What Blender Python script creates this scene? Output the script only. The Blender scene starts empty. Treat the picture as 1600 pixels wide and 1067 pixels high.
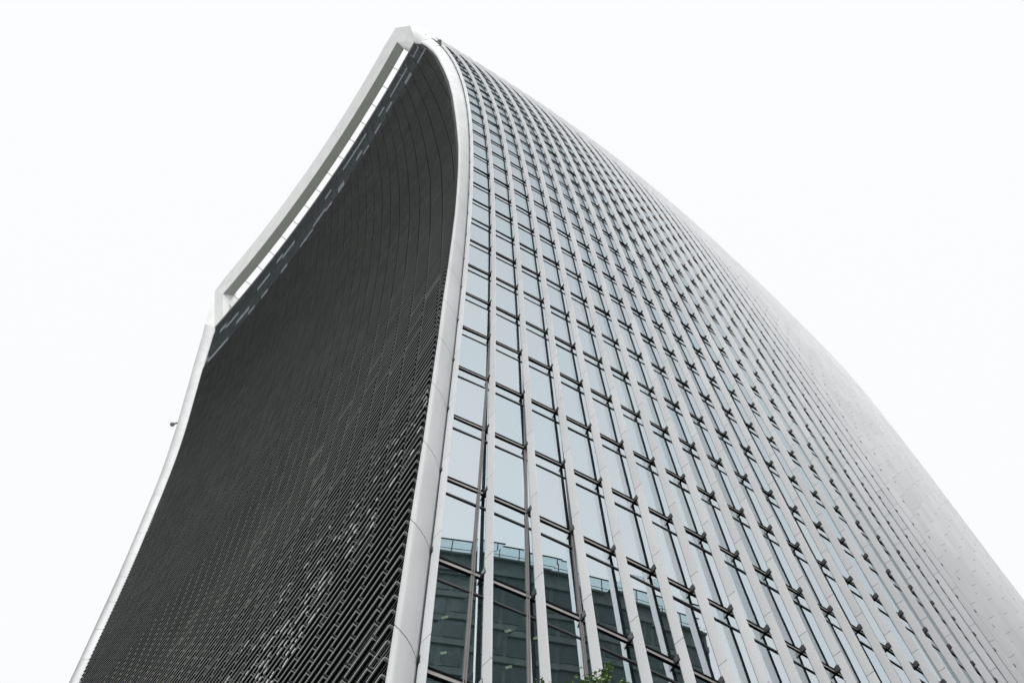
import bpy, math, random
import numpy as np
from mathutils import Vector, Matrix

random.seed(7)
rng = np.random.default_rng(7)
scene = bpy.context.scene
COL = scene.collection

# ------------------------------------------------------------------ camera
EYE = np.array([29.708, 0.0, 1.6])
PITCH, ROLL, YAW = math.radians(72.916), math.radians(-6.321), math.radians(-46.556)
FPX = 1400.0                                    # focal length in photo pixels (photo 1600 wide)
_fh = Vector((math.sin(YAW), math.cos(YAW), 0)); _rt = Vector((math.cos(YAW), -math.sin(YAW), 0)); _up = Vector((0, 0, 1))
FWD = math.cos(PITCH) * _fh + math.sin(PITCH) * _up
_u0 = -math.sin(PITCH) * _fh + math.cos(PITCH) * _up
RIGHT = math.cos(ROLL) * _rt + math.sin(ROLL) * _u0
UP = -math.sin(ROLL) * _rt + math.cos(ROLL) * _u0
cam_data = bpy.data.cameras.new("camera")
cam = bpy.data.objects.new("camera", cam_data); COL.objects.link(cam)
cam_data.sensor_width = 36.0; cam_data.lens = 36.0 * FPX / 1600.0
cam_data.clip_start = 0.1; cam_data.clip_end = 6000.0
m = Matrix((RIGHT, UP, -FWD)).transposed().to_4x4(); m.translation = Vector(EYE)
cam.matrix_world = m
scene.camera = cam

# ------------------------------------------------------------------ world, sun, exposure
SUN_EL, SUN_AZ = math.radians(42), math.radians(126)      # soft sun behind cloud, from the south-south-east
world = bpy.data.worlds.new("World"); scene.world = world
world.use_nodes = True
nt = world.node_tree; nt.nodes.clear()
out = nt.nodes.new("ShaderNodeOutputWorld"); bg = nt.nodes.new("ShaderNodeBackground")
sky = nt.nodes.new("ShaderNodeTexSky"); sky.sky_type = 'NISHITA'; sky.sun_disc = False
sky.sun_elevation = SUN_EL; sky.sun_rotation = SUN_AZ; sky.dust_density = 6.0; sky.air_density = 1.0
mixc = nt.nodes.new("ShaderNodeMix"); mixc.data_type = 'RGBA'; mixc.inputs[0].default_value = 0.95
mixc.inputs[7].default_value = (9.95, 10.0, 10.1, 1)      # unbroken white cloud over the clear sky
nt.links.new(sky.outputs[0], mixc.inputs[6]); nt.links.new(mixc.outputs[2], bg.inputs[0])
bg.inputs[1].default_value = 0.0652
nt.links.new(bg.outputs[0], out.inputs[0])
sun_d = bpy.data.lights.new("sun", 'SUN'); sun_d.energy = 1.5; sun_d.angle = math.radians(25); sun_d.color = (1, 0.995, 0.985)
sun = bpy.data.objects.new("sun", sun_d); COL.objects.link(sun)
sdir = Vector((math.sin(SUN_AZ) * math.cos(SUN_EL), math.cos(SUN_AZ) * math.cos(SUN_EL), math.sin(SUN_EL)))
sun.rotation_euler = sdir.to_track_quat('Z', 'Y').to_euler()
sun.location = (0, -60, 200)
vs = scene.view_settings
vs.view_transform = 'Standard'; vs.look = 'None'; vs.gamma = 1.0; vs.use_curve_mapping = False; vs.exposure = 0.64
scene.render.engine = 'CYCLES'
scene.cycles.max_bounces = 8; scene.cycles.transparent_max_bounces = 12; scene.cycles.glossy_bounces = 5
scene.cycles.caustics_reflective = False; scene.cycles.caustics_refractive = False

# ------------------------------------------------------------------ materials
def new_mat(name):
    mt = bpy.data.materials.new(name); mt.use_nodes = True
    return mt, mt.node_tree, mt.node_tree.nodes["Principled BSDF"]

def paint(name, col, rough=0.5, metal=0.0, var=0.06, scale=0.6, spec=0.5, piece=0.0):
    """painted / coated surface with slight soiling"""
    mt, t, b = new_mat(name)
    tc = t.nodes.new("ShaderNodeTexCoord"); mp = t.nodes.new("ShaderNodeMapping")
    mp.inputs['Scale'].default_value = (scale, scale, scale * 0.35)
    nz = t.nodes.new("ShaderNodeTexNoise"); nz.inputs['Scale'].default_value = 3.0; nz.inputs['Detail'].default_value = 5.0
    rp = t.nodes.new("ShaderNodeValToRGB")
    rp.color_ramp.elements[0].position = 0.3; rp.color_ramp.elements[1].position = 0.7
    rp.color_ramp.elements[0].color = tuple(c * (1 - var) for c in col) + (1,)
    rp.color_ramp.elements[1].color = tuple(min(1, c * (1 + var * 0.6)) for c in col) + (1,)
    t.links.new(tc.outputs['Object'], mp.inputs['Vector']); t.links.new(mp.outputs[0], nz.inputs['Vector'])
    t.links.new(nz.outputs[0], rp.inputs[0])
    if piece:
        oi = t.nodes.new("ShaderNodeObjectInfo"); ge = t.nodes.new("ShaderNodeNewGeometry")
        ad = t.nodes.new("ShaderNodeMath"); ad.operation = 'ADD'; frc = t.nodes.new("ShaderNodeMath"); frc.operation = 'FRACT'
        mr = t.nodes.new("ShaderNodeMapRange"); mr.inputs['To Min'].default_value = 1.0 - piece; mr.inputs['To Max'].default_value = 1.0
        vm = t.nodes.new("ShaderNodeVectorMath"); vm.operation = 'SCALE'
        t.links.new(oi.outputs['Random'], ad.inputs[0]); t.links.new(ge.outputs['Random Per Island'], ad.inputs[1]); t.links.new(ad.outputs[0], frc.inputs[0])
        t.links.new(frc.outputs[0], mr.inputs['Value']); t.links.new(rp.outputs[0], vm.inputs[0]); t.links.new(mr.outputs[0], vm.inputs['Scale'])
        t.links.new(vm.outputs[0], b.inputs['Base Color'])
    else:
        t.links.new(rp.outputs[0], b.inputs['Base Color'])
    b.inputs['Roughness'].default_value = rough; b.inputs['Metallic'].default_value = metal
    b.inputs['Specular IOR Level'].default_value = spec
    return mt

def coated_glass(name, tint, ior, body, rough=0.004, bump=0.02):
    """coated facade glass: strong tinted reflection, dim view through"""
    mt, t, b = new_mat(name)
    t.nodes.remove(b)
    o = t.nodes["Material Output"]
    gl = t.nodes.new("ShaderNodeBsdfGlossy"); gl.inputs['Color'].default_value = tint + (1,); gl.inputs['Roughness'].default_value = rough
    tr = t.nodes.new("ShaderNodeBsdfTransparent"); tr.inputs['Color'].default_value = body + (1,)
    fr = t.nodes.new("ShaderNodeFresnel"); fr.inputs['IOR'].default_value = ior
    mx = t.nodes.new("ShaderNodeMixShader")
    tc = t.nodes.new("ShaderNodeTexCoord"); nz = t.nodes.new("ShaderNodeTexNoise"); nz.inputs['Scale'].default_value = 0.5
    nz.inputs['Detail'].default_value = 1.0
    bp = t.nodes.new("ShaderNodeBump"); bp.inputs['Strength'].default_value = bump; bp.inputs['Distance'].default_value = 0.05
    t.links.new(tc.outputs['Object'], nz.inputs['Vector']); t.links.new(nz.outputs[0], bp.inputs['Height'])
    t.links.new(bp.outputs[0], gl.inputs['Normal'])
    ge = t.nodes.new("ShaderNodeNewGeometry"); inv = t.nodes.new("ShaderNodeMath"); inv.operation = 'SUBTRACT'; inv.inputs[0].default_value = 1.0
    mu = t.nodes.new("ShaderNodeMath"); mu.operation = 'MULTIPLY'
    t.links.new(ge.outputs['Backfacing'], inv.inputs[1]); t.links.new(fr.outputs[0], mu.inputs[0]); t.links.new(inv.outputs[0], mu.inputs[1])
    t.links.new(mu.outputs[0], mx.inputs[0]); t.links.new(tr.outputs[0], mx.inputs[1]); t.links.new(gl.outputs[0], mx.inputs[2])
    if bump > 0.01:
        oi = t.nodes.new("ShaderNodeObjectInfo"); ad = t.nodes.new("ShaderNodeMath"); ad.operation = 'ADD'
        frc = t.nodes.new("ShaderNodeMath"); frc.operation = 'FRACT'; rp = t.nodes.new("ShaderNodeValToRGB")
        t.links.new(oi.outputs['Random'], ad.inputs[0]); t.links.new(ge.outputs['Random Per Island'], ad.inputs[1]); t.links.new(ad.outputs[0], frc.inputs[0])
        for i_, k_ in enumerate(((0.93, 0.97, 1.0), (1.0, 1.0, 1.0), (0.99, 0.965, 1.0))):
            e_ = rp.color_ramp.elements[i_] if i_ < 2 else rp.color_ramp.elements.new(0.5)
            e_.color = tuple(tint[q] * k_[q] for q in range(3)) + (1,)
        t.links.new(frc.outputs[0], rp.inputs[0]); t.links.new(rp.outputs[0], gl.inputs['Color'])
    t.links.new(mx.outputs[0], o.inputs['Surface'])
    return mt

def emitter(name, col, s):
    mt, t, b = new_mat(name)
    b.inputs['Base Color'].default_value = col + (1,)
    b.inputs['Emission Color'].default_value = col + (1,); b.inputs['Emission Strength'].default_value = s
    return mt

M = {}
M['fin'] = paint('fin_white_coating', (0.82, 0.835, 0.855), 0.6, 0.0, 0.06, 0.25, 0.12, 0.07)
M['column'] = paint('column_white_coating', (0.82, 0.835, 0.84), 0.6, 0.0, 0.08, 0.3, 0.06, 0.04)
M['frame'] = paint('roof_frame_white', (0.80, 0.81, 0.805), 0.8, 0.0, 0.06, 0.2, 0.05)
M['spine'] = paint('fin_spine', (0.20, 0.235, 0.245), 0.5, 0.1, 0.1)
M['rail'] = paint('dark_rail', (0.045, 0.05, 0.053), 0.5, 0.2, 0.1)
M['black'] = paint('black_bracket', (0.022, 0.022, 0.024), 0.55, 0.0, 0.1)
M['bandlight'] = paint('transom_grey', (0.42, 0.41, 0.40), 0.4, 0.3, 0.1)
M['mullion'] = paint('mullion_grey', (0.26, 0.25, 0.25), 0.75, 0.0, 0.1, spec=0.05)
M['louver'] = paint('anodised_louver', (0.39, 0.41, 0.398), 0.5, 0.1, 0.12, 0.35, 0.3, 0.22)
M['seal_and_shade'] = paint('dark_seal_and_shade', (0.014, 0.015, 0.015), 0.8, spec=0.0)  # column joints, transom rails, and the painted-in shade between louvers
M['glass'] = coated_glass('coated_glass', (0.87, 0.972, 1.0), 13.0, (0.50, 0.62, 0.62))
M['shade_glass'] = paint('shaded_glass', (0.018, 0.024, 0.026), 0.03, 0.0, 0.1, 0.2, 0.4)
M['glint_strip'] = paint('added_glint_strip', (0.92, 0.93, 0.93), 0.10, 1.0, 0.05)  # mirror finish of the added glint strips under the louvers
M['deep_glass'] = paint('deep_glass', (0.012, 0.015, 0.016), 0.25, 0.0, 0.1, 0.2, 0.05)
M['slab'] = paint('concrete_soffit', (0.30, 0.31, 0.30), 0.8, 0, 0.12)
M['core'] = paint('core_wall', (0.22, 0.23, 0.23), 0.8, 0, 0.12)
M['light'] = emitter('lamp_panel', (1.0, 0.92, 0.5), 1.1)
M['pave'] = paint('paving_stone', (0.355, 0.355, 0.35), 0.85, 0, 0.15, 0.8)
M['asphalt'] = paint('asphalt', (0.055, 0.055, 0.057), 0.9, 0, 0.2, 1.5)
M['kerb'] = paint('kerb_granite', (0.32, 0.32, 0.31), 0.8, 0, 0.15, 2)
M['mark'] = paint('road_paint', (0.75, 0.75, 0.72), 0.7, 0, 0.12, 2)
M['stone'] = paint('dark_office_cladding', (0.15, 0.20, 0.195), 0.6, 0, 0.25, 0.4)
M['stone2'] = paint('office_band', (0.17, 0.22, 0.215), 0.6, 0, 0.2, 0.4)
M['owin'] = paint('office_window_glass', (0.10, 0.14, 0.14), 0.3, 0, 0.1, 0.5, 0.3)
M['rail_glass'] = coated_glass('balustrade_glass', (0.85, 0.94, 0.94), 1.7, (0.78, 0.86, 0.87))
M['bark'] = paint('bark', (0.09, 0.07, 0.05), 0.9, 0, 0.3, 4)
M['fitting'] = paint('grey_fitting', (0.24, 0.24, 0.23), 0.5, 0.3, 0.1)

def leaf_mat():
    mt, t, b = new_mat('leaf')
    oi = t.nodes.new("ShaderNodeNewGeometry"); rp = t.nodes.new("ShaderNodeValToRGB")
    rp.color_ramp.elements[0].color = (0.035, 0.08, 0.018, 1); rp.color_ramp.elements[1].color = (0.14, 0.26, 0.055, 1)
    t.links.new(oi.outputs['Random Per Island'], rp.inputs[0]); t.links.new(rp.outputs[0], b.inputs['Base Color'])
    b.inputs['Roughness'].default_value = 0.5
    b.inputs['Subsurface Weight'].default_value = 0.0
    return mt
M['leaf'] = leaf_mat()

# ------------------------------------------------------------------ mesh helpers
class MB:
    def __init__(s): s.v = []; s.f = []; s.sm = []; s.mi = []; s.cur = 0
    def hexa(s, p):
        """8 points: bottom ring 0-3, top ring 4-7"""
        i = len(s.v); s.v += [tuple(map(float, q)) for q in p]
        for a in ((3, 2, 1, 0), (4, 5, 6, 7), (0, 1, 5, 4), (1, 2, 6, 5), (2, 3, 7, 6), (3, 0, 4, 7)):
            s.f.append(tuple(i + k for k in a)); s.sm.append(False)
    def box(s, x0, x1, y0, y1, z0, z1):
        s.hexa([(x0, y0, z0), (x1, y0, z0), (x1, y1, z0), (x0, y1, z0), (x0, y0, z1), (x1, y0, z1), (x1, y1, z1), (x0, y1, z1)])
    def loft(s, rings, cap=True, smooth=False):
        n = len(rings[0]); i = len(s.v)
        for r in rings: s.v += [tuple(map(float, q)) for q in r]
        for a in range(len(rings) - 1):
            for k in range(n):
                k2 = (k + 1) % n
                s.f.append((i + a * n + k, i + a * n + k2, i + (a + 1) * n + k2, i + (a + 1) * n + k)); s.sm.append(smooth)
        if cap:
            for r, flip in ((rings[0], True), (rings[-1], False)):
                j = len(s.v); s.v += [tuple(map(float, q)) for q in r]
                c = tuple(j + k for k in range(n)); s.f.append(c[::-1] if flip else c); s.sm.append(False)
    def tube(s, pts, radii, n=8):
        rings = []
        for k, p in enumerate(pts):
            a = np.array(pts[max(0, k - 1)]); b = np.array(pts[min(len(pts) - 1, k + 1)])
            d = (b - a) / (np.linalg.norm(b - a) + 1e-9)
            u = np.cross(d, [0.3, 0.2, 0.9]); u /= np.linalg.norm(u); w = np.cross(d, u)
            rings.append([np.array(p) + radii[k] * (math.cos(t) * u + math.sin(t) * w) for t in np.linspace(0, 2 * math.pi, n, endpoint=False)])
        s.loft(rings, True, True)
    def build(s, name, mat, parent=None):
        me = bpy.data.meshes.new(name); me.from_pydata(s.v, [], s.f); me.update()
        me.polygons.foreach_set('use_smooth', s.sm)
        for mt in (mat if isinstance(mat, (list, tuple)) else [mat]): me.materials.append(mt)
        if s.mi: me.polygons.foreach_set('material_index', s.mi)
        o = bpy.data.objects.new(name, me); COL.objects.link(o)
        if parent is not None: o.parent = parent
        return o
def empty(name, loc=(0, 0, 0)):
    o = bpy.data.objects.new(name, None); o.location = loc; COL.objects.link(o); return o
def tag(o, label=None, cat=None, group=None, kind=None):
    if label: o['label'] = label
    if cat: o['category'] = cat
    if group: o['group'] = group
    if kind: o['kind'] = kind
    return o

# ------------------------------------------------------------------ form of the tower (storeys of 4 m; level 0 is the lowest storey in the photo)
H = 4.0; Z0 = 18.112
CF = np.array([5.370334, 2.375009, 1.790421, -0.755414, -1.025984, -0.310006, 0.394419, -0.151852, -0.088335, 0.352778, -0.360285, -0.013388, 0.021086, 7.929581, -1.133584, 3.638166, -0.186628, 0.938189, 0.396528, 0.110998, 0.026871, 0.028433, -0.00169, 0.042291, 0.038025])
NF = 36
def fp(f, n):
    """root line of facade fin f at level n on the bulging east side, in metres"""
    t = (f - 17.5) / 10.0; m_ = n / 30.0
    bx = [m_ ** j for j in range(7)] + [t * t * m_ ** j for j in range(4)] + [t ** 4, t ** 4 * m_]
    by = [1.0, m_] + [t * m_ ** j for j in range(7)] + [t ** 3 * m_ ** j for j in range(3)]
    return np.array([H * float(np.dot(CF[:13], bx)), H * float(np.dot(CF[13:], by)), Z0 + H * n])
def fnrm(f, n):
    d = fp(f + 0.5, n) - fp(f - 0.5, n); d[2] = 0; d /= np.linalg.norm(d)
    return np.array([d[1], -d[0], 0.0]), d                # outward, along
NS = np.array(list(range(30)) + [29.87])
TX = np.array([4.885, 4.962, 5.06, 5.15, 5.241, 5.33, 5.446, 5.557, 5.684, 5.795, 5.906, 6.016, 6.119, 6.202, 6.285, 6.367, 6.451, 6.534, 6.598, 6.668, 6.719, 6.769, 6.812, 6.851, 6.895, 6.91, 6.9, 6.88, 6.845, 6.768, 6.686])
TY = np.array([1.325, 1.281, 1.233, 1.18, 1.126, 1.066, 1.001, 0.932, 0.851, 0.766, 0.674, 0.573, 0.466, 0.353, 0.233, 0.106, -0.029, -0.162, -0.304, -0.454, -0.612, -0.779, -0.956, -1.125, -1.305, -1.495, -1.696, -1.881, -2.078, -2.27, -2.447])
LWY = np.array([1.325, 1.281, 1.233, 1.18, 1.126, 1.066, 1.001, 0.932, 0.83, 0.715, 0.615, 0.517, 0.423, 0.325, 0.22, 0.107, -0.015, -0.136, -0.262, -0.396, -0.539, -0.697, -0.868, -1.054, -1.245, -1.444, -1.65, -1.852, -2.054, -2.27, -2.469])
NWY = np.array([1.165, 1.121, 1.073, 1.02, 0.966, 0.906, 0.841, 0.765, 0.68, 0.584, 0.487, 0.385, 0.28, 0.171, 0.058, -0.067, -0.196, -0.325, -0.458, -0.6, -0.76, -0.938, -1.118, -1.318, -1.516, -1.721, -1.94, -2.158, -2.377, -2.61, -2.835])
def ex(tab, n):
    if n < 0: return tab[0] + (tab[2] - tab[0]) / 2 * n * 0.8
    return float(np.interp(n, NS, tab))
def zz(n): return Z0 + H * n
def v3(x, y, n): return np.array([H * x, H * y, zz(n)])
def tipE(n): return v3(ex(TX, n), ex(TY, n), n)
def endW(n): return v3(-ex(TX, n), ex(LWY, n), n)
def noseW(n): return v3(-ex(TX, n) - 0.10, ex(NWY, n), n)
def front(x, n):
    """front line of the concave south face (x, n in storeys)"""
    tx = ex(TX, n); s = (x + tx) / (2 * tx)
    y = ex(LWY, n) * (1 - s) + ex(TY, n) * s + 0.36 * (tx / 6.7) ** 2 * (1 - (x / tx) ** 2)
    return v3(x, y, n)
def seam_b(n):
    return 0.33 + 0.0033 * n if n < 13 else min(0.39, 0.3729 + 0.0012 * (n - 13))
NT = 29.87

def scr(p):
    d = Vector(p) - Vector(EYE); w = d.dot(FWD)
    if w < 0.1: return None
    return 800 + FPX * d.dot(RIGHT) / w, 533.5 - FPX * d.dot(UP) / w
def seen_area(q):
    """rough size in view, used only to choose which pieces become single objects"""
    s = [scr(p) for p in q]
    if any(k is None for k in s): return 0
    cx = sum(k[0] for k in s) / len(s); cy = sum(k[1] for k in s) / len(s)
    if not (-40 < cx < 1640 and -40 < cy < 1107): return 0
    a = 0
    for k in range(len(s)):
        x0, y0 = s[k]; x1, y1 = s[(k + 1) % len(s)]; a += x0 * y1 - x1 * y0
    return abs(a) / 2

def split_pieces(items, name, mat, parent, limit=300, sub=None):
    """items: (area, hexes, key). The largest become objects, the rest one 'stuff' part."""
    items.sort(key=lambda k: -k[0])
    rest = MB()
    for i, (a, hx, key) in enumerate(items):
        if i < limit and a > 6:
            mb = MB()
            for h in hx: mb.hexa(h)
            mb.build(name, mat, sub[key] if sub else parent)
        else:
            for h in hx: rest.hexa(h)
    if rest.v:
        o = rest.build(name, mat, parent); o['kind'] = 'stuff'

# ------------------------------------------------------------------ ground
def plane(name, x0, x1, y0, y1, z, mat):
    mb = MB(); mb.v = [(x0, y0, z), (x1, y0, z), (x1, y1, z), (x0, y1, z)]; mb.f = [(0, 1, 2, 3)]; mb.sm = [False]
    return tag(mb.build(name, mat), kind='structure')
plane('ground', -2500, 2500, -2500, 2500, 0.0, M['pave'])
plane('road', 36, 48, -400, 400, 0.004, M['asphalt'])
mb = MB()
for x in (35.85, 48.0): mb.box(x, x + 0.15, -400, 400, 0.0, 0.12)
tag(mb.build('kerb', M['kerb']), kind='structure')
mb = MB()
for k in range(-40, 40): mb.box(41.95, 42.05, k * 6, k * 6 + 3, 0.008, 0.012)
tag(mb.build('road_marking', M['mark']), kind='structure')

# ------------------------------------------------------------------ the tower
tower = empty('office_tower', (0, 30, 0))
tag(tower, 'tall flared office tower with white fins and a dark louvered concave face', 'tower')
N_LO, N_HI = -4, 31
levels = list(range(N_LO, N_HI))

_build = MB.build
def build(s, name, mat, parent=None):
    o = _build(s, name, mat, parent)
    if parent is tower: o.location = (0, -30, 0)
    return o
MB.build = build

# facade fins: a spine with an added dark root plate, carrying white panels with open joints
fin_obj = []; cache = {}
def fr(f, n):
    k = (f, round(n, 3))
    if k not in cache:
        e, d = fnrm(f, n); a = math.radians(9)
        e2 = np.array([e[0] * math.cos(a) - e[1] * math.sin(a), e[0] * math.sin(a) + e[1] * math.cos(a), 0.0])
        cache[k] = (fp(f, n), e, d, e2, np.array([-e2[1], e2[0], 0.0]))
    return cache[k]
for f in range(NF):
    rings, rail = [], []
    for n in np.arange(N_LO, 30.9 if f else 27.4, 0.5):
        p, e, d, e2, t2 = fr(f, n)
        a, b = p + 0.005 * e, p + 0.30 * e2
        rings.append([a - 0.010 * t2, b - 0.007 * t2, b + 0.007 * t2, a + 0.010 * t2])
        c0, c1 = p - 0.004 * e, p + 0.013 * e2
        rail.append([c0 - 0.054 * t2, c1 - 0.054 * t2, c1 + 0.054 * t2, c0 + 0.054 * t2])  # thin dark root plate, added to darken the fins' mirror image
    mb = MB(); mb.loft(rings); mb.loft(rail)
    fin_obj.append(mb.build('facade_fin', M['spine'], tower))
items = []
for f in range(NF):
    for n in levels:
        n0, n1 = n + 0.13 + 0.0035, n + 1.13 - 0.0035
        if n1 > 31: n1 = 31.0
        if f == 0 and n > 26: continue
        r = []
        for nn in (n0, n1):
            p, e, d, e2, t2 = fr(f, nn)
            a, b = p + 0.015 * e2, p + 0.325 * e2
            r += [a - 0.052 * t2, b - 0.015 * t2, b + 0.015 * t2, a + 0.052 * t2]
        items.append((seen_area([r[0], r[1], r[5], r[4]]), [r], f))
split_pieces(items, 'fin_panel', M['fin'], tower, 300, fin_obj)

# glazing: mullion, floor bands, thin glazing bars, panes
def gpt(f, n, back=0.16):
    i = int(math.floor(f)); i = min(max(i, 0), NF - 2); s = f - i
    p0, e0 = fr(i, n)[:2]; p1, e1 = fr(i + 1, n)[:2]
    return p0 * (1 - s) + p1 * s - back * (e0 * (1 - s) + e1 * s)
def mull_w(k, n):
    """position of mullion k along the facade, in fin bays"""
    return k + (1.15 + 0.034 * k if k > 2 else min(1.15 + 0.034 * k, 0.74 + 0.055 * max(n, -2) + 0.08 * k))
panes, spans = [], []
def pane(k, n0, n1):
    tz = rng.normal(0, 0.0060, 4)
    e = fr(min(k + 1, NF - 1), round(n0))[1]
    q = [gpt(mull_w(k, n0) + .004, n0), gpt(mull_w(k + 1, n0) - .004, n0), gpt(mull_w(k + 1, n1) - .004, n1), gpt(mull_w(k, n1) + .004, n1)]
    q = [q[i] + e * tz[i] for i in range(4)]
    return seen_area(q), [[q[0] - 0.03 * e, q[0], q[1], q[1] - 0.03 * e, q[3] - 0.03 * e, q[3], q[2], q[2] - 0.03 * e]]
for k in range(-1, NF - 2):
    for n in levels[:-1]:
        a, h = pane(k, n + 0.03, n + 0.788); panes.append((a, h, 0))
        a, h = pane(k, n + 0.806, n + 0.97); spans.append((a, h, 0))
split_pieces(panes, 'window_pane', M['glass'], tower)
split_pieces(spans, 'spandrel_pane', M['glass'], tower)
for k in range(-1, NF - 1):
    mb = MB()
    for off in (-0.03, 0.03):
        rings = []
        for n in np.arange(N_LO, 30.6, 0.5):
            p = gpt(mull_w(k, n), n); _, e, d, _, _ = fr(max(k, 0), n)
            c = p + off * d
            rings.append([c - 0.05 * e - 0.017 * d, c + 0.035 * e - 0.017 * d, c + 0.035 * e + 0.017 * d, c - 0.05 * e + 0.017 * d])
        mb.loft(rings)
    rings = []
    for n in np.arange(N_LO, 30.6, 0.5):
        c = gpt(mull_w(k, n), n); _, e, d, _, _ = fr(max(k, 0), n)
        rings.append([c - 0.05 * e - 0.02 * d, c + 0.012 * e - 0.02 * d, c + 0.012 * e + 0.02 * d, c - 0.05 * e + 0.02 * d])
    mb.loft(rings)
    mb.build('mullion', M['mullion'], tower)
def strip(n, dz0, dz1, d0, d1, mat, name, mb=None):
    own = mb is None
    if own: mb = MB()
    rings = []
    for f in range(NF):
        p, e = fr(f, n)[:2]; b = p - 0.16 * e
        rings.append([b + d0 * e + np.array([0, 0, dz0]), b + d1 * e + np.array([0, 0, dz0]), b + d1 * e + np.array([0, 0, dz1]), b + d0 * e + np.array([0, 0, dz1])])
    mb.loft(rings)
    if own: return mb.build(name, mat, tower)
for n in levels:
    band = strip(n, -0.115, 0.115, -0.06, 0.012, M['bandlight'], 'floor_band')
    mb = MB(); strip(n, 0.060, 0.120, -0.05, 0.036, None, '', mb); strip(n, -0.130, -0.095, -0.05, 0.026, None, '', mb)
    o = _build(mb, 'transom_dark_rail', M['seal_and_shade'], band)  # black rails above and below the grey band
    strip(n + 0.797, -0.032, 0.032, -0.04, 0.03, M['rail'], 'glazing_bar')
items = []
for f in range(NF):
    for n in levels:
        if n > 27: continue
        p, e, d, e2, t2 = fr(f, n)
        z = np.array([0, 0, 1.0])
        a = p - 0.17 * e; b = p + 0.06 * e2
        w = -t2
        hx = [a + 0.020 * w - 0.13 * z, b + 0.028 * w - 0.12 * z, b + 0.075 * w - 0.12 * z, a + 0.11 * w - 0.12 * z,
              a + 0.020 * w + 0.12 * z, b + 0.028 * w + 0.25 * z, b + 0.05 * w + 0.21 * z, a + 0.09 * w + 0.09 * z]
        items.append((seen_area([a - 0.2 * z, b - 0.2 * z + 0.1 * w, b + 0.2 * z + 0.1 * w, a + 0.2 * z]), [hx], 0))
split_pieces(items, 'fin_bracket', M['black'], tower)

# corner columns (nose at the meeting of the two faces)
def arc(a, b, bul, k=6):
    d = b - a; nrm_ = np.array([d[1], -d[0], 0]); nrm_ /= np.linalg.norm(nrm_) + 1e-9
    if nrm_[0] * a[0] < 0: nrm_ = -nrm_
    return [a + d * s + nrm_ * bul * 4 * s * (1 - s) for s in np.linspace(0, 1, k)]
def secE(n):
    t = tipE(n) if n <= NT else tipE(NT); r = fp(0, n) - 0.06 * fr(0, n)[1] - 0.05 * fr(0, n)[2]
    w = 1.0 if n < 20 else max(0.25, 1 - 0.075 * (n - 20))
    l = t + np.array([-0.40, 0.8, 0]) * w
    return [l] + arc(t, r, 0.08) + [r + np.array([-0.7, 0.1, 0])]
def secW(n):
    l = endW(n); t = noseW(n); r = fp(0, n).copy(); r[0] = -r[0] + 0.1
    return [l] + arc(t, r, 0.08) + [r + np.array([0.7, 0.1, 0]), l + np.array([0.5, 0.9, 0])]
for sec, lab in ((secE, 'E'), (secW, 'W')):
    mb = MB()
    rings = []
    for n in np.arange(-4.4, 28.9, 0.5):
        s = sec(n); c = sum(s) / len(s)
        rings.append([c + (q - c) * 0.90 for q in s])
    mb.loft(rings); core = mb.build('corner_column', M['seal_and_shade'], tower)
    top = 29 if lab == 'E' else 30
    for n in range(-4, top):
        n1 = min(n + 1, NT) - 0.005
        if lab == 'E' and n == 28: n1 = 28.6
        mb = MB(); ks = np.linspace(n + 0.005, n1, 4)
        mb.loft([sec(k) for k in ks], True, True)
        mb.v = [tuple(q) for q in mb.v]
        _build(mb, 'column_panel', M['column'], core)

mb = MB(); rings = []
for n in np.arange(-4.4, 29.0, 0.5):
    p, e, d, e2, t2 = fr(0, n)
    rings.append([p - 0.22 * e - 0.12 * d, p - 0.04 * e - 0.12 * d, p - 0.04 * e - 0.03 * d, p - 0.22 * e + 0.04 * d])
mb.loft(rings); mb.build('corner_seal', M['rail'], tower)

# roof frame: beam over the open terrace with chamfered ends
def bp(x, y0, n, bow=0.31): return v3(x, y0 + bow * max(0, 1 - (x / 6.2) ** 2), n)
frame_core = None
XB = np.linspace(-6.13, 6.21, 16)
def beam_sec(i):
    x = XB[i]; s = i / 15
    xa = -6.80 * (1 - s) + 6.56 * s; ya = -3.568 * (1 - s) - 3.593 * s
    xc = -5.93 * (1 - s) + 6.161 * s
    A = bp(xa, ya, 33.4); B = bp(x, -3.12, 32.0); C = bp(xc, -2.765, 32.0)
    D = C + np.array([0, -0.9, 6.2]); F_ = A + np.array([0, 0.5, 0.6])
    return [A, B, C, D, F_]
mb = MB(); secs = [beam_sec(i) for i in range(16)]
mb.loft(secs); frame = mb.build('roof_beam', M['frame'], tower)
kl, kr = secs[0], secs[-1]
mb = MB(); mb.loft([[q[1] + np.array([0, 0.05, -0.03]), q[2] + np.array([0, -0.02, -0.03]), q[2] + np.array([0, -0.02, 0.05]), q[1] + np.array([0, 0.05, 0.05])] for q in secs])
_build(mb, 'soffit_panel', paint('soffit_green_grey', (0.40, 0.43, 0.39), 0.6, 0, 0.06, 0.15), frame)
# west chamfer: from the beam end down to the corner column
Lw, Nw = endW(NT), noseW(NT)
Rw = fp(0, 29.5).copy(); Rw[0] *= -1
lw_in = v3(-6.22, -2.40, 29.95)
mb = MB(); mb.loft([[kl[0], kl[1], kl[2], kl[3], kl[4]], [Nw, Lw, lw_in, lw_in + np.array([0.2, 1.0, 0.4]), Rw + np.array([0.3, 0, 0.3])]])
_build(mb, 'chamfer_panel', M['frame'], frame)
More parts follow.
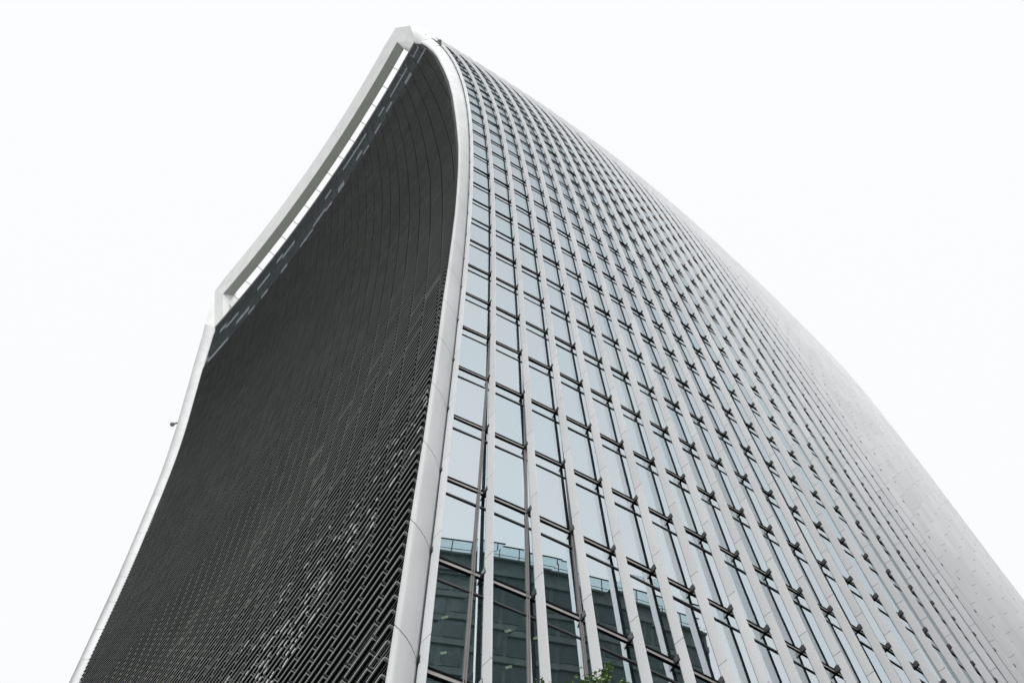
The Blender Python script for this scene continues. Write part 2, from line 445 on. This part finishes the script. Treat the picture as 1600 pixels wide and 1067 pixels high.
# east chamfer and rounded crown of the corner column
Te = tipE(NT); te_in = v3(6.40, -2.41, 29.95)
R0 = v3(7.0, -3.02, 31.5); R05 = v3(7.14, -2.77, 31.2); R06 = v3(7.235, -2.438, 30.9)
mb = MB(); mb.loft([[kr[0], kr[1], kr[2], kr[3], kr[4]], [R0, Te, te_in, te_in + np.array([-0.3, 1.0, 0.8]), R0 + np.array([-0.6, 0.5, 0.8])]])
_build(mb, 'chamfer_panel', M['frame'], frame)
def crown(o, t): return [o, (o + t) / 2 + np.array([0.10, -0.10, 0]), t, t + np.array([-0.35, 0.45, 0.0]), o + np.array([-1.0, 1.0, 0])]
r_hi = fp(0, 30.4) + np.array([0.05, 0, 0]); s28 = secE(28.6)
mb = MB()
mb.loft([crown(R0, Te), crown(R05, tipE(29.6)), crown(R06, tipE(29.3)), crown(v3(7.27, -2.26, 30.65), tipE(29.0)), crown(s28[6], s28[1])], True, True)
_build(mb, 'crown_panel', M['column'], frame)
# coping along the louver wall, posts over the open gap
mb = MB(); rings = []
for x in np.linspace(-6.66, 6.62, 40):
    p = front(x, NT); rings.append([p + np.array(q) for q in ((0, -0.06, -0.02), (0, 0.35, -0.02), (0, 0.35, 0.30), (0, -0.06, 0.30))])
mb.loft(rings); mb.build('parapet_coping', paint('coping_grey', (0.5, 0.51, 0.51), 0.5), tower)
def c_edge(x):
    s = (x + 5.93) / (12.09); return bp(x, -2.765, 32.0) + np.array([0, 0.02, -0.02])
for k in range(16):
    xl = 6.27 - 0.7633 * k; xu = 6.17 - 0.8066 * k
    a = front(xl, NT) + np.array([0, 0.1, 0.25]); b = c_edge(xu)
    mb = MB(); mb.tube([a, b], [0.05, 0.05], 6); mb.build('terrace_post', M['mullion'], tower)
# solid end panel of the terrace screen by the west chamfer
mb = MB()
a = front(-5.18, NT) + np.array([0, 0.12, 0.2]); b = front(-5.62, NT) + np.array([0, 0.12, 0.2]); c = v3(-5.93, -2.75, 31.97); d_ = v3(-6.02, -2.62, 31.2)
q = np.array([0, 0.15, 0.05])
mb.hexa([a, b, b + q, a + q, c, d_, d_ + q, c + q]); mb.build('screen_panel', M['frame'], tower)

# louvers over the south face
band_lo = 26.6
def seg_box(mb, A, B, dy0, dy1, dz0, dz1):
    mb.hexa([A + (0, dy0, dz0), B + (0, dy0, dz0), B + (0, dy1, dz0), A + (0, dy1, dz0),
             A + (0, dy0, dz1), B + (0, dy0, dz1), B + (0, dy1, dz1), A + (0, dy1, dz1)])
def louver_row(n, slats=(0.115, 0.165, 0.215, 0.265)):
    mb = MB(); tx = ex(TX, n) - 0.012; b = seam_b(n)
    te = tx - 0.055
    xs = [-tx] + [j * b for j in range(-20, 21) if -tx + 0.04 < j * b < te - 0.04] + [te]
    g = 0.010 if n < 9 else 0.013
    for a, c in zip(xs[:-1], xs[1:]):
        A, B = front(a + g, n), front(c - g, n)
        seg_box(mb, A, B, 0, 0.027, -0.028, 0.028)
        for s in slats: seg_box(mb, A, B, s, s + 0.012, -0.02, 0.0)
        k0 = len(mb.f); mb.mi += [0] * (k0 - len(mb.mi))
        if slats and (n > 7 or random.random() < 0.9): seg_box(mb, A, B, 0.028, 0.44, 0.003, 0.02); mb.mi += [1] * 6  # added dark plate, blackens the gap to stand in for deep shade
        if slats and n < 5:  # added tilted mirror strips, shaped to throw bright sky dashes downward
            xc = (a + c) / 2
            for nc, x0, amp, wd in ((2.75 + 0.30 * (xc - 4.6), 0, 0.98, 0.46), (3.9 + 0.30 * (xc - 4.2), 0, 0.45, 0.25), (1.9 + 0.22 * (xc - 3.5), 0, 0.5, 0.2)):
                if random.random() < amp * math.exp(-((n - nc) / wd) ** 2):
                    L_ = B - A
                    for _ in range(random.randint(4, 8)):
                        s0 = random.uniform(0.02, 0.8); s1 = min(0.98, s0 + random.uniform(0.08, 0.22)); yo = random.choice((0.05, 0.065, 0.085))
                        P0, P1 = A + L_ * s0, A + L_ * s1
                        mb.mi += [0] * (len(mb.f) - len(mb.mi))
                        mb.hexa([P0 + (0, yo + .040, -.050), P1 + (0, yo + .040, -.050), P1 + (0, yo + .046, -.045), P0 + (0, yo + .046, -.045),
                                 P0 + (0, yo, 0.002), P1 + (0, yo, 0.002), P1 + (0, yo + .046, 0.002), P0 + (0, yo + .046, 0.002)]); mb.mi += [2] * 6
        ux = np.array([0.015, 0, 0])
        for P_, s in ((A, 1), (B, -1)) if (n < 9 or c == te) else ():
            P2 = P_ + s * ux
            lo, hi = (P_, P2) if s > 0 else (P2, P_)
            if c == te and s < 0: seg_box(mb, lo, hi + np.array([0.05, 0, 0]), 0.002, 0.6, -0.034, 0.004)
            else: seg_box(mb, lo, hi, 0.029, 0.42, -0.028, 0.0)
    mb.mi += [0] * (len(mb.f) - len(mb.mi))
    return mb
i = 0
while True:
    n = -4.3 + i / 8.0
    if n > band_lo: break
    louver_row(n).build('louver', [M['louver'], M['seal_and_shade'], M['glint_strip']], tower); i += 1
# the top storeys: open louver rails in front of glass
n = band_lo + 0.14
while n < 29.75:
    louver_row(n, ()).build('louver', [M['louver'], M['seal_and_shade']], tower); n += 0.17 if n > 28 else 0.14
M['band_glass'] = paint('terrace_band_glass', (0.030, 0.038, 0.042), 0.7, 0.0, 0.3, 0.5, 0.0)
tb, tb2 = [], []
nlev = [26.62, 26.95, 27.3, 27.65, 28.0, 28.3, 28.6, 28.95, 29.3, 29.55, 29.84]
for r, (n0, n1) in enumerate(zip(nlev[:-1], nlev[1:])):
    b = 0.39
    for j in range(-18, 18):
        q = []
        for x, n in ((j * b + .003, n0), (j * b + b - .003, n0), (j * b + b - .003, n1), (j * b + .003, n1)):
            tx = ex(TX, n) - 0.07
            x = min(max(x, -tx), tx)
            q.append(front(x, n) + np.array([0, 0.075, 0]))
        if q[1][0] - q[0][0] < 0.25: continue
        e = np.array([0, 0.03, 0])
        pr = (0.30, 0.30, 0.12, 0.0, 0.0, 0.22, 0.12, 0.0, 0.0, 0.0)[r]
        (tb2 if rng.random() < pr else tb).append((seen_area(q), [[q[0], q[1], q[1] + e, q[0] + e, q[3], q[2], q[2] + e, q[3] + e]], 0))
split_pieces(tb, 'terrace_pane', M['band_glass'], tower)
split_pieces(tb2, 'painted_sky_pane', paint('painted_sky_reflection', (0.25, 0.29, 0.31), 0.6, 0, 0.2, 0.5, 0.0), tower)  # scattered panes with sky reflection painted into their base colour
# glazing in the shade behind the louvers
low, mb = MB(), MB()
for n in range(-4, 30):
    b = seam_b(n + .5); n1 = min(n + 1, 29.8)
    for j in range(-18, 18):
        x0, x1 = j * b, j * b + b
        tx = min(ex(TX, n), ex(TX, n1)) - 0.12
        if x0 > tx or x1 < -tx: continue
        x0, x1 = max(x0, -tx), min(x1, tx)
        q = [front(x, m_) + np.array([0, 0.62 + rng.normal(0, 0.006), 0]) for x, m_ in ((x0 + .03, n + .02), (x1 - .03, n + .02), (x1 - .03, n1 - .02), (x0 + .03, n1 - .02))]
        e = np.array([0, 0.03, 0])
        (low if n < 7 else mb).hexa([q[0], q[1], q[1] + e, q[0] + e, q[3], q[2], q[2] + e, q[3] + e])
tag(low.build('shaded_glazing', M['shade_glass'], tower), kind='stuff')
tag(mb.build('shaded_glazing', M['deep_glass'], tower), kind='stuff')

# floors, core, other two faces, roof
def outline(n, ins=0.30, south=0.9):
    pts = []
    for f in np.linspace(0, NF - 1, 14):
        e = fnrm(f, n)[0]; pts.append(fp(f, n) - (0.12 + ins) * e)
    east = pts
    west = [np.array([-p[0], p[1], p[2]]) for p in pts[::-1]]
    so = [front(x, min(n, NT)) + np.array([0, south, 0]) for x in np.linspace(-ex(TX, n) + .2, ex(TX, n) - .2, 8)]
    for s in so: s[2] = zz(n)
    return east + west + so
for n in range(-4, 31):
    o_ = outline(n)
    mb = MB(); mb.loft([[p + np.array([0, 0, -0.42]) for p in o_], [p + np.array([0, 0, -0.02]) for p in o_]])
    mb.build('floor_slab', M['slab'], tower)
mb = MB(); mb.box(-9, 9, 20, 42, 0.0, zz(29)); mb.build('lift_core', M['core'], tower)
mb = MB(); rings = []
for n in np.arange(-4.4, 30.9, 1.0):
    r = []
    for f in np.linspace(0, 35, 20):
        p = fp(f, n); r.append(np.array([-p[0], p[1], p[2]]))
    rings.append(r + [p + np.array([0.3, 0, 0]) for p in r[::-1]])
mb.loft(rings); mb.build('west_wall', M['fin'], tower)
mb = MB(); rings = []
for n in np.arange(-4.4, 30.9, 1.0):
    a = fp(35, n); b = np.array([-a[0], a[1], a[2]])
    rings.append([a + np.array([0.1, 0, 0]), a + np.array([0.1, 0.5, 0]), b + np.array([-.1, 0.5, 0]), b + np.array([-.1, 0, 0])])
mb.loft(rings); mb.build('north_wall', M['fin'], tower)
o_ = outline(30.9, 0.1, 6.0)
mb = MB(); mb.loft([o_, [p + np.array([0, 0, 0.4]) for p in o_]]); mb.build('roof_slab', M['slab'], tower)

# ------------------------------------------------------------------ lamps on the ceilings behind the lowest panes
def ceil_lamp(x, y, n, sx, sy, label):
    o = empty('ceiling_light', (x, y, zz(n) - 0.42)); o.rotation_euler = (0, 0, math.radians(40))
    tag(o, label, 'light', 'lit lamps on the ceilings behind the lower glass')
    mb = MB(); mb.box(-sx - .015, sx + .015, -sy - .015, sy + .015, -0.06, 0.0); _build(mb, 'housing', M['bandlight'], o)
    mb = MB(); mb.box(-sx, sx, -sy, sy, -0.075, -0.063); _build(mb, 'lamp_panel', M['light'], o)
for x, y, n, sx, sy, lab in (
        (18.31, 7.35, 1, .085, .032, 'lit yellow ceiling lamp behind the glass bay next to the corner column, upper of two'),
        (17.43, 7.95, 1, .085, .032, 'lit yellow ceiling lamp behind the glass bay next to the corner column, lower of two'),
        (18.95, 8.91, 1, .085, .032, 'lit yellow ceiling lamp behind the second glass bay from the corner, upper of two'),
        (18.09, 9.59, 1, .085, .032, 'lit yellow ceiling lamp behind the second glass bay from the corner, lower of two'),
        (19.22, 9.64, 1, .085, .032, 'lit yellow ceiling lamp just left of the third white fin near the bottom'),
        (18.73, 8.29, 1, .035, .035, 'small bright round spot lamp left of the second white fin near the bottom'),
        (18.99, 8.21, 2, .035, .035, 'small bright spot lamp behind glass at the reflected balustrade line')):
    ceil_lamp(x, y, n, sx, sy, lab)

# ------------------------------------------------------------------ office block across the road (seen mirrored in the lower panes)
ob = empty('office_building', (72.6, 0, 0)); ob.rotation_euler = (0, 0, math.atan2(40, -3.8) - math.pi / 2)
tag(ob, 'dark office block with a glass roof balustrade, mirrored in the lowest tower panes', 'building')
# local frame: y along the street front, x away from the street
HT = 84.9; YA, YB = -10.0, 50.0
mb = MB(); mb.box(0.0, 26, YA, YB, 0, HT); _build(mb, 'wall', M['stone'], ob)
mb = MB()
for k in range(22): mb.box(-0.25, 0.0, YA, YB, 3.6 + k * 3.75, 4.35 + k * 3.75)
_build(mb, 'storey_band', M['stone2'], ob)
wm = None
mb0 = MB(); mb0.box(-0.05, 0.02, -1.05, 1.05, -1.3, 1.3)
proto = None
cnt = 0
for k in range(15, 22):
    for j in range(26):
        y = YA + 1.6 + j * 2.55
        if y > YB - 1.3: continue
        if proto is None:
            proto = _build(mb0, 'window', M['owin'], ob); o = proto
        else:
            o = proto.copy(); COL.objects.link(o); o.parent = ob
        o.location = (0, y, 2.3 + k * 3.75)
mb = MB(); mb.box(-0.4, 0.3, YA, YB, HT, HT + 0.25); _build(mb, 'parapet', M['stone2'], ob)
gp = None; ps = None
for j in range(int((YB - YA) / 2.3)):
    y = YA + j * 2.3
    if gp is None:
        mb = MB(); mb.box(-0.16, -0.14, 0.05, 2.25, 0.30, 2.45); gp = _build(mb, 'balustrade_pane', M['rail_glass'], ob); o = gp
        mb = MB(); mb.box(-0.2, -0.08, -0.06, 0.06, 0.2, 2.55); mb.box(-0.08, 0.4, -0.03, 0.03, 0.2, 0.6); ps = _build(mb, 'post', M['rail'], ob); o2 = ps
    else:
        o = gp.copy(); COL.objects.link(o); o2 = ps.copy(); COL.objects.link(o2)
    o.location = (0, y, HT); o2.location = (0, y, HT)
mb = MB(); mb.box(-0.22, -0.08, YA, YB, HT + 2.5, HT + 2.6); mb.box(-0.18, -0.12, YA, YB, HT + 0.95, HT + 1.0); _build(mb, 'handrail', M['rail'], ob)

# ------------------------------------------------------------------ round fittings on short arms
def fitting(root, tip, rad, label):
    o = empty('ball_fitting', root); tag(o, label, 'fitting', 'round fittings on the tower corners')
    d = np.array(tip) - np.array(root)
    mb = MB(); mb.tube([np.array([0, 0, 0.0]), d * 0.35, d * 0.8], [0.09, 0.13, 0.10], 8); _build(mb, 'arm', M['fitting'], o)
    mb = MB(); rings = []
    for a in np.linspace(-1.45, 1.45, 9):
        rings.append([d + rad * np.array([math.cos(a) * math.cos(t), math.cos(a) * math.sin(t), math.sin(a)]) for t in np.linspace(0, 2 * math.pi, 14, endpoint=False)])
    mb.loft(rings, True, True); _build(mb, 'ball', M['fitting'], o)
p = fp(0, 26.6); fitting(tuple(p), tuple(p + np.array([0.30, -0.5, 0.30])), 0.30, 'small round grey fitting on a short arm by the top of the rounded corner column')
p = noseW(22.4); fitting(tuple(p), tuple(p + np.array([-0.6, -0.4, 0.1])), 0.30, 'small round grey fitting on a short arm standing out from the far white edge')

# ------------------------------------------------------------------ street tree whose top twigs reach into view
def in_view(p, pad=0):
    s = scr(p)
    return s is not None and -pad < s[0] < 1600 + pad and s[1] < 1067 + pad
tree = empty('street_tree', (23.6, 5.6, 0))
tag(tree, 'street tree with small green leaves, top twigs in front of the lowest panes', 'tree')
base = np.array([23.6, 5.6, 0.0])
mb = MB(); mb.tube([(0, 0, -0.1), (0.04, 0.02, 2.2), (-0.05, 0.08, 4.6), (0.08, 0.15, 7.0)], [0.19, 0.15, 0.12, 0.085], 10)
_build(mb, 'trunk', M['bark'], tree)
leaves = MB(); tw = MB()
def leaf(c, size):
    th = rng.uniform(0, 2 * math.pi); ph = rng.uniform(-0.7, 0.7); ro = rng.uniform(0, 6.28)
    a = np.array([math.cos(th) * math.cos(ph), math.sin(th) * math.cos(ph), math.sin(ph)])
    u = np.cross(a, [0.1, 0.2, 1]); u /= np.linalg.norm(u); w = np.cross(a, u)
    u, w = u * math.cos(ro) + w * math.sin(ro), w * math.cos(ro) - u * math.sin(ro)
    L, Wd = size, size * 0.42
    k = len(leaves.v)
    leaves.v += [tuple(c), tuple(c + a * L * .45 + u * Wd + w * Wd * .3), tuple(c + a * L), tuple(c + a * L * .45 - u * Wd + w * Wd * .3)]
    leaves.f += [(k, k + 1, k + 2), (k, k + 2, k + 3)]; leaves.sm += [False, False]
def twig(a, b, r0, r1, nl, spread, size=0.10, keep=False):
    a, b = np.array(a, float), np.array(b, float)
    mid = (a + b) / 2 + rng.normal(0, 0.05, 3) * np.linalg.norm(b - a) * 0.6
    pts = [a * (1 - t) ** 2 + 2 * mid * t * (1 - t) + b * t * t for t in np.linspace(0, 1, 5)]
    if not keep and any(in_view(p + base, 16) for p in pts): return
    tw.tube(pts, list(np.linspace(r0, r1, 5)), 5)
    for _ in range(nl):
        t = rng.uniform(0.15, 1.02); c = a * (1 - t) ** 2 + 2 * mid * t * (1 - t) + b * t * t + rng.normal(0, spread, 3)
        if keep or not in_view(c + base, 14): leaf(c, size * rng.uniform(0.7, 1.25))
limbs = []
for k in range(9):
    z0 = 3.6 + k * 0.42; th = k * 2.4
    L = 2.3 - 0.12 * k
    e_ = np.array([math.cos(th) * L, math.sin(th) * L, z0 + 1.8])
    a = np.array([0, 0.1, z0]); tw.tube([a, (a + e_) / 2 + np.array([0, 0, 0.25]), e_], [0.06, 0.04, 0.018], 6)
    for j in range(9):
        t = rng.uniform(0.3, 1.0); s_ = a * (1 - t) + e_ * t + np.array([0, 0, 0.3 * t * (1 - t)])
        d = rng.normal(0, 0.6, 3) + np.array([0, 0, 0.35]); twig(s_, s_ + d, 0.014, 0.005, 70, 0.12)
top = np.array([0.08, 0.15, 7.0])
for k in range(26):
    d = rng.normal(0, 1, 3) * np.array([1.0, 1.0, 0.5]) + np.array([0, 0, 1.9]); twig(top, top + d * 1.15, 0.02, 0.005, 110, 0.14)
for k in range(30):
    s_ = top + rng.normal(0, 0.75, 3) + np.array([0, 0, 1.8]); twig(s_, s_ + rng.normal(0, 0.5, 3) + np.array([0, 0, 0.4]), 0.012, 0.004, 80, 0.12)
hub = np.array([0.2, 0.5, 11.2])
twig(top, hub, 0.06, 0.03, 40, 0.15, keep=True)
for tip_, nl, sp in (((24.20, 6.47, 12.68), 110, 0.035), ((24.02, 6.33, 12.52), 150, 0.06), ((23.90, 6.20, 12.46), 150, 0.06), ((23.74, 6.05, 12.36), 120, 0.06),
                     ((23.40, 5.70, 12.55), 90, 0.035), ((24.32, 6.58, 12.20), 90, 0.04), ((24.10, 6.38, 12.28), 150, 0.08)):
    tgt = np.array(tip_) - base
    st = hub + (tgt - hub) * 0.25 + rng.normal(0, 0.06, 3)
    twig(hub, st, 0.022, 0.014, 20, 0.10, keep=False); twig(st, tgt, 0.012, 0.003, nl, sp, 0.065, keep=True)
b1 = _build(tw, 'branches', M['bark'], tree)
b2 = _build(leaves, 'crown', M['leaf'], tree); b2['kind'] = 'stuff'
